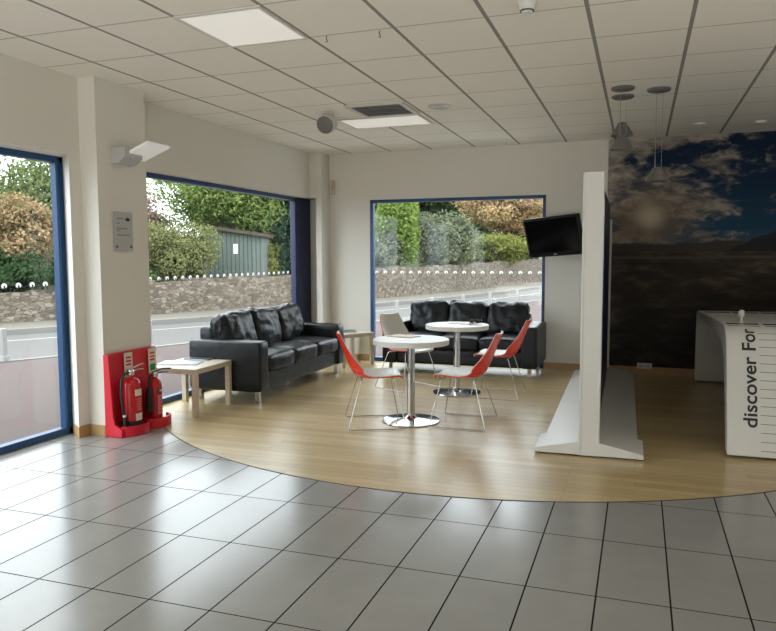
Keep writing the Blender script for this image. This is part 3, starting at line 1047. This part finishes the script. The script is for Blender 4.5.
# ================================================================== FURNITURE
def make_sofa(name, label, loc, rz, seed, L, Dp):
    """local frame: length along x (-L/2..L/2), front faces -y, back at +y"""
    t = thing(name, label, 'sofa', loc, rz, 'black leather sofas')
    y0, y1 = -Dp / 2, Dp / 2
    m = MB(); m.softbox((0, .0, .225), (L - .36, Dp - .06, .19), .02, n=6, wr=.002, seed=seed); m.build('base', 'leather', t, smooth=60, weld=True)
    aw = .20
    for sx in (-1, 1):
        m = MB(); m.softbox((sx * (L / 2 - aw / 2), 0, .13 + .255), (aw, Dp, .51), .032, (.004, .004, .006), .003, seed + sx, 8)
        m.build('arm', 'leather', t, smooth=60, weld=True)
    m = MB(); m.softbox((0, y1 - .09, .46), (L - 2 * aw + .02, .17, .60), .035, (.0, .008, .004), .003, seed + 5, 8)
    m.build('backrest', 'leather', t, smooth=60, weld=True)
    cw = (L - 2 * aw) / 3
    for k in range(3):
        x = -L / 2 + aw + cw * (k + .5)
        m = MB(); m.softbox((x, -.075, .395), (cw - .006, .70, .17), .045, (.0, .012, .028), .006, seed + 10 + k, 12, 7)
        c = m.build('seat_cushion', 'leather', t, smooth=60, weld=True)
        p = MB()
        zz, yy, hw = .452, -.424, cw / 2 - .03
        p.tube([(x - hw, yy, zz), (x - hw * .5, yy - .006, zz + .002), (x, yy - .008, zz + .003), (x + hw * .5, yy - .006, zz + .002), (x + hw, yy, zz)], .005, 6)
        p.build('piping', 'leather', c, smooth=60)
    for k in range(3):
        x = -L / 2 + aw + cw * (k + .5)
        m = MB()
        m.softbox((0, 0, 0), (cw + .02, .19, .45), .07, (.008, .05, .02), .017, seed + 20 + k, 18, 8)
        m.rot(Matrix.Translation((x, y1 - .25, .665)) @ Matrix.Rotation(math.radians(-13), 4, 'X') @ Matrix.Rotation(math.radians([-2, 3, -2][k]), 4, 'Y'))
        m.build('back_cushion', 'leather', t, smooth=60, weld=True)
    for sx in (-1, 1):
        for sy in (-1, 1):
            cx, cy = sx * (L / 2 - .1), sy * (Dp / 2 - .08)
            m = MB(); m.box(cx - .022, cx + .022, cy - .022, cy + .022, .002, .135)
            m.build('leg', 'chrome', t, bevel=.004)
    return t
make_sofa('leather_sofa', 'black leather three seat sofa along the left window', (-4.005, 7.425, 0), PI / 2, 1, 2.2, .84)
make_sofa('leather_sofa', 'black leather three seat sofa under the back window', (-2.14, 9.16, 0), 0, 40, 1.99, .92)

def low_table(label, loc, rz, sx, sy, h=.455):
    t = thing('side_table', label, 'side table', loc, rz, 'pale low tables beside the sofas')
    m = MB(); m.box(-sx / 2, sx / 2, -sy / 2, sy / 2, h - .05, h); m.build('tabletop', 'tablewood', t, bevel=.003)
    for a in (-1, 1):
        for b in (-1, 1):
            x, y = a * (sx / 2 - .026), b * (sy / 2 - .026)
            m = MB(); m.box(x - .025, x + .025, y - .025, y + .025, .002, h - .05); m.build('leg', 'tablewood', t, bevel=.003)
    return t
low_table('pale low table beside the fire extinguishers', (-4.17, 5.975, 0), math.radians(2), .56, .66)
low_table('pale low table in the corner between the two sofas', (-3.82, 9.20, 0), math.radians(56.6), .53, .53)

def magazine(name, label, loc, rz, sx, sy, h, mats, cat='magazine'):
    t = thing(name, label, cat, loc, rz)
    m = MB(); m.box(-sx / 2 + .003, sx / 2 - .002, -sy / 2 + .003, sy / 2 - .003, .001, h - .001); m.build('pages', 'paper', t)
    m = MB(); m.box(-sx / 2, sx / 2, -sy / 2, sy / 2, h - .0012, h + .0004); m.box(-sx / 2, sx / 2, -sy / 2, sy / 2, 0, .0012); m.box(-sx / 2, -sx / 2 + .002, -sy / 2, sy / 2, 0, h)
    m.build('cover', mats, t)
    return t
ZT = .4565
magazine('magazine', 'pale open magazine on the low table by the extinguishers', (-4.26, 5.96, ZT), .30, .40, .26, .006, 'magblue')
magazine('magazine', 'dark closed magazine on the low table by the extinguishers', (-4.24, 6.235, ZT), .1, .27, .12, .014, 'magdark')
magazine('magazine', 'dark magazine on the corner table between the sofas', (-3.82, 9.22, ZT), .5, .21, .29, .012, 'magdark')

def make_cafe_table(label, loc):
    t = thing('cafe_table', label, 'table', loc, 0, 'round white pedestal tables')
    R, h = .345, .755
    m = MB(); m.lathe([(R - .004, h - .048), (R, h - .044), (R, h - .004), (R - .004, h)], n=72); m.build('tabletop', 'white', t, smooth=30)
    m = MB(); m.lathe([(.036, .02), (.036, h - .06), (.09, h - .055), (.09, h - .048)], n=32); m.build('column', 'chrome', t, smooth=30)
    m = MB(); m.lathe([(.262, .002), (.265, .006), (.262, .013), (.15, .022), (.06, .032), (.045, .045), (.037, .06)], n=64); m.build('base_plate', 'chrome', t, smooth=30)
    return t
make_cafe_table('round white pedestal table nearer the viewer', (-1.942, 6.17, .002))
make_cafe_table('round white pedestal table nearer the back sofa', (-1.872, 7.63, .002))
magazine('brochure', 'tan brochure lying on the nearer round table', (-2.06, 6.33, .7575), -.25, .26, .19, .005, 'tan', 'brochure')
magazine('brochure', 'pink brochure lying on the farther round table', (-1.84, 7.77, .7575), -.2, .27, .19, .005, 'pink', 'brochure')
t = thing('sunglasses', 'black sunglasses lying on the pink brochure', 'sunglasses', (-1.70, 7.76, .764), .1)
for sx in (-1, 1):
    m = MB(); m.softbox((sx * .034, 0, .022), (.058, .008, .042), .004, n=4); m.build('lens', 'screen', t, smooth=60, weld=True)
    m = MB(); m.tube([(sx * .065, 0, .03), (sx * .068, .06, .03), (sx * .062, .13, .018)], .004, 6); m.build('temple', 'black', t)
m = MB(); m.tube([(-.008, 0, .03), (0, -.002, .033), (.008, 0, .03)], .003, 6); m.build('bridge', 'black', t)

# --- two tone shell chair; local: front of the seat faces +x
def shell_profile():
    # (x, z, half width): front lip to top of the back
    P = [(.235, .432, .15), (.225, .446, .185), (.19, .452, .205), (.12, .449, .222), (.04, .441, .228), (-.04, .434, .226), (-.10, .434, .22),
         (-.15, .446, .213), (-.185, .475, .205), (-.21, .515, .198), (-.235, .57, .19), (-.26, .635, .18), (-.285, .70, .168), (-.31, .765, .154), (-.328, .812, .142), (-.334, .826, .128)]
    pts = [Vector((a, b, c)) for a, b, c in P]
    out = []
    for i in range(len(pts) - 1):
        p0, p1, p2, p3 = pts[max(0, i - 1)], pts[i], pts[i + 1], pts[min(len(pts) - 1, i + 2)]
        for k in range(3):
            q = k / 3
            out.append(.5 * ((2 * p1) + (p2 - p0) * q + (2 * p0 - 5 * p1 + 4 * p2 - p3) * q * q + (3 * p1 - p0 - 3 * p2 + p3) * q ** 3))
    out.append(pts[-1])
    return out
PROF = shell_profile()
NU = 24
def shell(offset, thick, grow=0.0, holes=False):
    n = len(PROF)
    def nrm(i):
        a, b = PROF[max(0, i - 1)], PROF[min(n - 1, i + 1)]
        t = Vector((b.x - a.x, b.y - a.y)).normalized()
        return Vector((-t.y, t.x)) * -1      # towards the sitter: up / forward
    grids = []
    for off in (offset, offset - thick):
        g = []
        for i, p in enumerate(PROF):
            N = nrm(i)
            if N.y < 0 and i < n * .4: N = -N
            row = []
            for k in range(NU + 1):
                u = -1 + 2 * k / NU
                dish = (.018 + .062 * math.exp(-((i - 25) / 8.0) ** 2)) * (u * u) * min(1, i / 6)
                hw = p.z + grow
                y = u * hw
                # deep side curl at the bend
                q = Vector((p.x, p.y)) + N * (off + dish)
                row.append((q.x, y, q.y))
            g.append(row)
        grids.append(g)
    v = [p for g in grids for r in g for p in r]
    W = NU + 1
    S = n * W
    hole = set()
    if holes:
        r0 = int(n * .515)
        for a, cols in enumerate([(3, 6, 9, 14, 17, 20), (5, 8, 11, 12, 15, 18), (3, 6, 9, 14, 17, 20), (5, 8, 15, 18)]):
            for c in cols:
                hole.add((r0 + a * 2, c))
    f = []
    cells = {(i, k) for i in range(n - 1) for k in range(NU)} - hole
    for i, k in cells:
        a, b, c, d = i * W + k, i * W + k + 1, (i + 1) * W + k + 1, (i + 1) * W + k
        f.append((a, b, c, d)); f.append((d + S, c + S, b + S, a + S))
        for (di, dk, e0, e1) in ((-1, 0, a, b), (1, 0, c, d), (0, -1, d, a), (0, 1, b, c)):
            if (i + di, k + dk) not in cells:
                f.append((e0, e0 + S, e1 + S, e1))
    return v, f
def make_chair(label, loc, rz):
    t = thing('shell_chair', label, 'chair', loc, rz, 'red and white shell chairs')
    v, f = shell(.0, .006, .0, False)
    m = MB(); m.add(v, f); m.build('inner_seat', 'seat', t, smooth=50)
    v, f = shell(-.0065, .009, .004, True)
    m = MB(); m.add(v, f); m.build('outer_shell', 'redshell', t, smooth=50)
    for s in (-1, 1):
        pts = [(-.13, s * .17, .418), (-.145, s * .18, .40), (-.255, s * .272, .03), (-.256, s * .276, .014), (-.235, s * .277, .009), (.22, s * .277, .009), (.238, s * .276, .014), (.236, s * .272, .03), (.155, s * .18, .41), (.14, s * .17, .428)]
        m = MB(); m.tube(pts, .0048, 8); m.build('side_frame', 'chrome', t, smooth=60)
    for x, z in ((-.13, .418), (.14, .428)):
        m = MB(); m.tube([(x, -.17, z), (x, .17, z)], .006, 8)
        m.build('crossbar', 'chrome', t, smooth=60)
    return t
ch = make_chair('red backed shell chair left of the nearer round table, facing right', (-2.215, 5.975, .002), math.radians(26))
def chair(label, x, y, deg):
    c = copy_tree(ch)
    c.location = (x, y, .002)
    c.rotation_euler = (0, 0, math.radians(deg))
    c['label'] = label
chair('red backed shell chair right of the nearer round table, facing left', -1.475, 6.25, 180)
chair('red backed shell chair right of the farther round table, facing left', -1.42, 7.64, 180)
chair('shell chair behind the nearer round table showing its white back', -2.47, 7.74, -30)

# ================================================================== FIRE POINT
st = thing('extinguisher_stand', 'red plastic stand for two fire extinguishers against the pier', 'stand', (-4.195, 4.80, .002))
# local: x out from the pier, y along it (0..0.68)
m = MB()
m.hexa([(.0, .03, .0), (.06, .03, .0), (.06, .66, .0), (.0, .66, .0), (.0, .03, .69), (.03, .03, .69), (.03, .645, .69), (.0, .645, .69)])
m.build('back_panel', 'redplastic', st)
m = MB()
m.prism([(.0, .0), (.17, .0), (.17, .06), (.10, .10), (.085, .16), (.055, .675), (.045, .69), (.0, .69)], 'y', .0, .03)
m.build('side_cheek', 'redplastic', st, bevel=.006)
m = MB()
base = [(.06, .03), (.17, .03)]
base += [(.14 + .11 * math.cos(a), .185 + .15 * math.sin(a)) for a in [(-PI / 2 + PI * i / 12) for i in range(1, 13)]]
base += [(.14 + .11 * math.cos(a), .49 + .155 * math.sin(a)) for a in [(-PI / 2 + PI * i / 12) for i in range(0, 13)]]
base += [(.06, .66)]
m.prism(base, 'z', .0, .045)
m.build('base_tray', 'redplastic', st)
m = MB()
for cy in (.185, .49):
    inn = [(.14 + .095 * math.cos(a), cy + .14 * math.sin(a)) for a in [(-PI / 2 + PI * i / 16) for i in range(17)]]
    outr = [(.14 + .112 * math.cos(a), cy + .157 * math.sin(a)) for a in [(-PI / 2 + PI * i / 16) for i in range(17)]]
    for i in range(16):
        a, b, c, d = outr[i], outr[i + 1], inn[i + 1], inn[i]
        m.hexa([(*a, .0), (*b, .0), (*c, .0), (*d, .0), (*a, .085), (*b, .085), (*c, .085), (*d, .085)])
m.build('retaining_lip', 'redplastic', st)
for cy in (.25, .57):
    m = MB(); m.box(.048, .056, cy - .05, cy + .05, .46, .68)
    pl = m.build('sign_plate', 'label', st)
    m = MB(); m.box(.056, .0572, cy - .035, cy + .035, .48, .54); m.build('green_mark', 'green', pl)
    m = MB()
    for z in (.57, .60, .63): m.box(.056, .0572, cy - .035, cy + .03, z, z + .016)
    m.build('red_print', 'redink', pl)
e = thing('fire_extinguisher', 'red water fire extinguisher with side hose on the left of the stand', 'fire extinguisher', (-4.06, 4.975, .052))
e.scale = (1.09, 1.09, .93)
m = MB(); m.lathe([(.055, .0), (.072, .004), (.074, .075)], n=32); m.build('foot_ring', 'rubber', e, smooth=40)
m = MB(); m.lathe([(.074, .075), (.074, .40), (.068, .43), (.045, .455), (.024, .465), (.022, .49)], n=36); m.build('cylinder', 'redpaint', e, smooth=40)
m = MB(); m.lathe([(.026, .485), (.028, .52), (.018, .54)], n=20); m.build('valve', 'steel', e, smooth=40)
m = MB(); m.tube([(0, -.02, .535), (.02, .06, .565), (.03, .115, .575)], [.010, .009, .007], 8); m.tube([(0, -.02, .52), (.025, .05, .53), (.035, .10, .525)], [.008, .008, .006], 8); m.build('handle', 'steel', e, smooth=50)
m = MB(); m.tube([(0, -.02, .515), (.0, -.075, .505), (.005, -.115, .45), (.005, -.125, .33), (.008, -.112, .20), (.01, -.098, .12)], .011, 10); m.build('hose', 'rubber', e, smooth=60)
m = MB(); m.tube([(.01, -.098, .125), (.01, -.096, .03)], [.013, .017], 10); m.build('nozzle', 'rubber', e, smooth=60)
m = MB(); m.tube([(.01, -.098, .14), (.01, -.098, .12)], .0145, 10); m.build('nozzle_clip', 'paper', e, smooth=60)
def wraplabel(name, mat, parent, r, a0, a1, z0, z1):
    mb = MB(); n = 10
    for i in range(n):
        p = [math.radians(a0 + (a1 - a0) * (i + q) / n) for q in (0, 1)]
        mb.hexa([(r * math.cos(p[0]), r * math.sin(p[0]), z0), (r * math.cos(p[1]), r * math.sin(p[1]), z0), ((r - .002) * math.cos(p[1]), (r - .002) * math.sin(p[1]), z0), ((r - .002) * math.cos(p[0]), (r - .002) * math.sin(p[0]), z0),
                 (r * math.cos(p[0]), r * math.sin(p[0]), z1), (r * math.cos(p[1]), r * math.sin(p[1]), z1), ((r - .002) * math.cos(p[1]), (r - .002) * math.sin(p[1]), z1), ((r - .002) * math.cos(p[0]), (r - .002) * math.sin(p[0]), z1)])
    return mb.build(name, mat, parent)
wraplabel('title_label', 'label', e, .0755, -30, 35, .30, .36)
wraplabel('instruction_label', 'redink', e, .0755, -30, 35, .155, .29)
wraplabel('data_label', 'label', e, .0757, -28, 38, .075, .14)
for k in range(5):
    wraplabel('print_line', 'palelabel', e, .0760, -22, 22 - 5 * (k % 3), .172 + k * .024, .180 + k * .024)
e = thing('fire_extinguisher', 'red gas fire extinguisher with black horn on the right of the stand', 'fire extinguisher', (-4.06, 5.29, .052))
e.scale = (1.08, 1.08, .95)
m = MB(); m.lathe([(.045, 0), (.055, .004), (.055, .33), (.05, .36), (.03, .39), (.02, .395), (.02, .42)], n=32); m.build('cylinder', 'redpaint', e, smooth=40)
m = MB(); m.lathe([(.024, .41), (.026, .44), (.02, .455)], n=20); m.build('valve', 'steel', e, smooth=40)
m = MB(); m.tube([(0, -.02, .45), (.03, .06, .475), (.05, .15, .465)], [.010, .009, .007], 8); m.tube([(0, -.02, .44), (.03, .05, .445), (.045, .12, .435)], [.008, .008, .006], 8); m.build('handle', 'darkgrey', e, smooth=50)
m = MB(); m.tube([(0, -.02, .43), (0, -.06, .425), (.01, -.085, .39), (.01, -.088, .33)], .011, 10); m.build('hose', 'rubber', e, smooth=60)
m = MB(); m.tube([(.01, -.088, .33), (.01, -.09, .28), (.012, -.092, .10)], [.016, .026, .036], 16); m.build('horn', 'rubber', e, smooth=50)
wraplabel('title_label', 'ink', e, .0565, -30, 40, .255, .305)
wraplabel('gas_mark', 'paper', e, .0570, -14, 22, .272, .29)
wraplabel('instruction_label', 'palelabel', e, .0565, -30, 40, .06, .24)
for k in range(5):
    wraplabel('print_line', 'redink', e, .0570, -22, 30 - 6 * (k % 3), .085 + k * .03, .095 + k * .03)

# ================================================================== DISPLAY BOARD
db = thing('display_board', 'tall white double sided display board with sloping feet', 'display board', (-.325, 5.45, .002), math.radians(1.0))
# local: y runs back 0..4, x across
TOP = 2.105
m = MB(); m.box(-.075, .07, 0, .10, .03, TOP); m.box(-.078, -.060, -.004, .10, .03, TOP); m.box(.058, .073, -.004, .10, .10, TOP - .20)
m.build('end_post', 'whitemetal', db, bevel=.004)
m = MB(); m.box(-.07, .0, .1, 3.95, .05, TOP); m.build('core_panel', 'whitemetal', db)
m = MB(); m.box(.0, .03, .1, 3.95, .09, TOP - .0); m.build('graphic_panel', 'navy', db, bevel=.003)
m = MB(); m.box(-.075, .055, 3.95, 4.02, .03, 1.95); m.build('end_post', 'whitemetal', db, bevel=.004)
for s in (-1, 1):
    w = .385 if s > 0 else .405
    m = MB(); m.prism([(s * .06, .012), (s * w, .012), (s * w, .045), (s * .06, .115)], 'y', 0, .46); m.build('foot_cover', 'whitemetal', db, bevel=.005)
    m = MB(); m.prism([(s * .04, .012), (s * (w - .035), .012), (s * (w - .035), .03), (s * .04, .095)], 'y', .46, 4.02); m.build('base_plinth', 'whitemetal', db, bevel=.004)
    for y in (.06, 1.4, 2.8, 3.9):
        m = MB(); m.cyl((s * (w - .07), y), .018, 0, .014, 12); m.build('foot_pad', 'rubber', db)
m = MB(); m.box(-.075, .07, -.001, .46, .012, .06); m.build('foot_bridge', 'whitemetal', db)

# ================================================================== WATERFALL COUNTER
ct = thing('waterfall_counter', 'white bent counter with large sideways lettering at the right', 'counter', (.645, 0, .002))
def qspline(P, k=6):
    pts = [Vector((*p, 0)) for p in P]; out = []
    for i in range(len(pts) - 1):
        p0, p1, p2, p3 = pts[max(0, i - 1)], pts[i], pts[i + 1], pts[min(len(pts) - 1, i + 2)]
        for j in range(k):
            q = j / k
            r = .5 * ((2 * p1) + (p2 - p0) * q + (2 * p0 - 5 * p1 + 4 * p2 - p3) * q * q + (3 * p1 - p0 - 3 * p2 + p3) * q ** 3)
            out.append((r.x, r.y))
    out.append((pts[-1].x, pts[-1].y))
    return out
outer = qspline([(5.77, .02), (5.86, .27), (5.96, .52), (6.06, .75), (6.13, .86), (6.24, .925), (6.42, .945), (6.8, .938)], 5) + [(8.2, .893)] + qspline([(8.9, .868), (9.1, .855), (9.2, .80), (9.22, .70)], 4) + [(9.24, .02)]
inner = [(9.16, .02), (9.14, .70)] + qspline([(9.10, .77), (9.0, .80), (8.6, .815)], 4) + qspline([(7.2, .82), (6.6, .80), (6.36, .755), (6.2, .64), (6.08, .42), (5.98, .2), (5.90, .02)], 5)
m = MB(); m.prism(outer + inner, 'x', 0, 2.9)
m.build('bent_shell', 'whitemetal', ct, bevel=.008)
# arc length walk along the front face
AL = [0.0]
for i in range(1, len(outer)):
    AL.append(AL[-1] + math.dist(outer[i - 1], outer[i]))
def on_front(s, lift=.003):
    for i in range(1, len(outer)):
        if s <= AL[i]:
            q = (s - AL[i - 1]) / (AL[i] - AL[i - 1])
            a, b = outer[i - 1], outer[i]
            t = Vector((b[0] - a[0], b[1] - a[1])).normalized()
            return (a[0] + (b[0] - a[0]) * q - t.y * lift, a[1] + (b[1] - a[1]) * q + t.x * lift)
S0, S1 = .215, 1.03
def fm(x, y, w):
    p = on_front(S0 + (S1 - S0) * x / w)
    return (.205 - y, p[0], p[1])
whole = text_mesh('letter', 'discover For', .135, 'ink', ct, .0024, None)
wx = [v.co.x for v in whole.data.vertices]
WL = max(wx) - min(wx)
bm = bmesh.new(); bm.from_mesh(whole.data)
bpy.data.objects.remove(whole)
left_, groups_ = set(bm.verts), []
while left_:
    stack, isl = [left_.pop()], []
    while stack:
        q = stack.pop(); isl.append(q)
        for e_ in q.link_edges:
            o_ = e_.other_vert(q)
            if o_ in left_:
                left_.remove(o_); stack.append(o_)
    groups_.append(isl)
groups_.sort(key=lambda g: min(q.co.x for q in g))
merged = []
for g in groups_:
    a_, b_ = min(q.co.x for q in g), max(q.co.x for q in g)
    if merged and a_ < merged[-1][2] - .5 * (b_ - a_):
        merged[-1][0].extend(g); merged[-1][2] = max(merged[-1][2], b_)
    else:
        merged.append([list(g), a_, b_])
for g, _a, _b in merged:
    idx = {q: i for i, q in enumerate(g)}
    fs = {f for q in g for f in q.link_faces}
    m = MB(); m.add([fm(q.co.x - min(wx), q.co.y, WL) for q in g], [[idx[q] for q in f.verts] for f in fs])
    m.build('letter', 'ink', ct)
bm.free()
m = MB()
for k in range(15):
    s = .045 + k * .066
    p, q = on_front(s, .0012), on_front(s + .0035, .0012)
    p2, q2 = on_front(s, -.004), on_front(s + .0035, -.004)
    m.hexa([(.23, *p), (2.88, *p), (2.88, *p2), (.23, *p2), (.23, *q), (2.88, *q), (2.88, *q2), (.23, *q2)])
m.build('rule_lines', 'ink', ct)
def top_z(y):
    return .938 + (y - 6.8) * (.893 - .938) / 1.4
for k in range(6):
    x = .03 + k * .27
    m = MB(); m.hexa([(x, 6.30, .934), (x + .235, 6.30, .934), (x + .235, 6.44, .944), (x, 6.44, .944), (x, 6.30, .9385), (x + .235, 6.30, .9385), (x + .235, 6.44, .9475), (x, 6.44, .9475)])
    m.build('display_slot', 'screen', ct)
for k in range(6):
    x = .03 + k * .28
    m = MB(); m.hexa([(x, 8.45, top_z(8.45) - .004), (x + .25, 8.45, top_z(8.45) - .004), (x + .25, 8.62, top_z(8.62) - .004), (x, 8.62, top_z(8.62) - .004), (x, 8.45, top_z(8.45) + .003), (x + .25, 8.45, top_z(8.45) + .003), (x + .25, 8.62, top_z(8.62) + .003), (x, 8.62, top_z(8.62) + .003)])
    m.build('display_slot', 'navy', ct)
t = thing('security_post', 'small white rounded post standing on the counter top', 'post', (.645 + .165, 6.62, .9435))
m = MB(); m.lathe([(.022, 0), (.022, .004), (.012, .01), (.012, .04)], n=20); m.build('stem', 'whitemetal', t, smooth=40)
m = MB(); m.lathe([(.014, .04), (.024, .05), (.026, .085), (.018, .10), (.006, .104)], n=20); m.build('head', 'whitemetal', t, smooth=60)
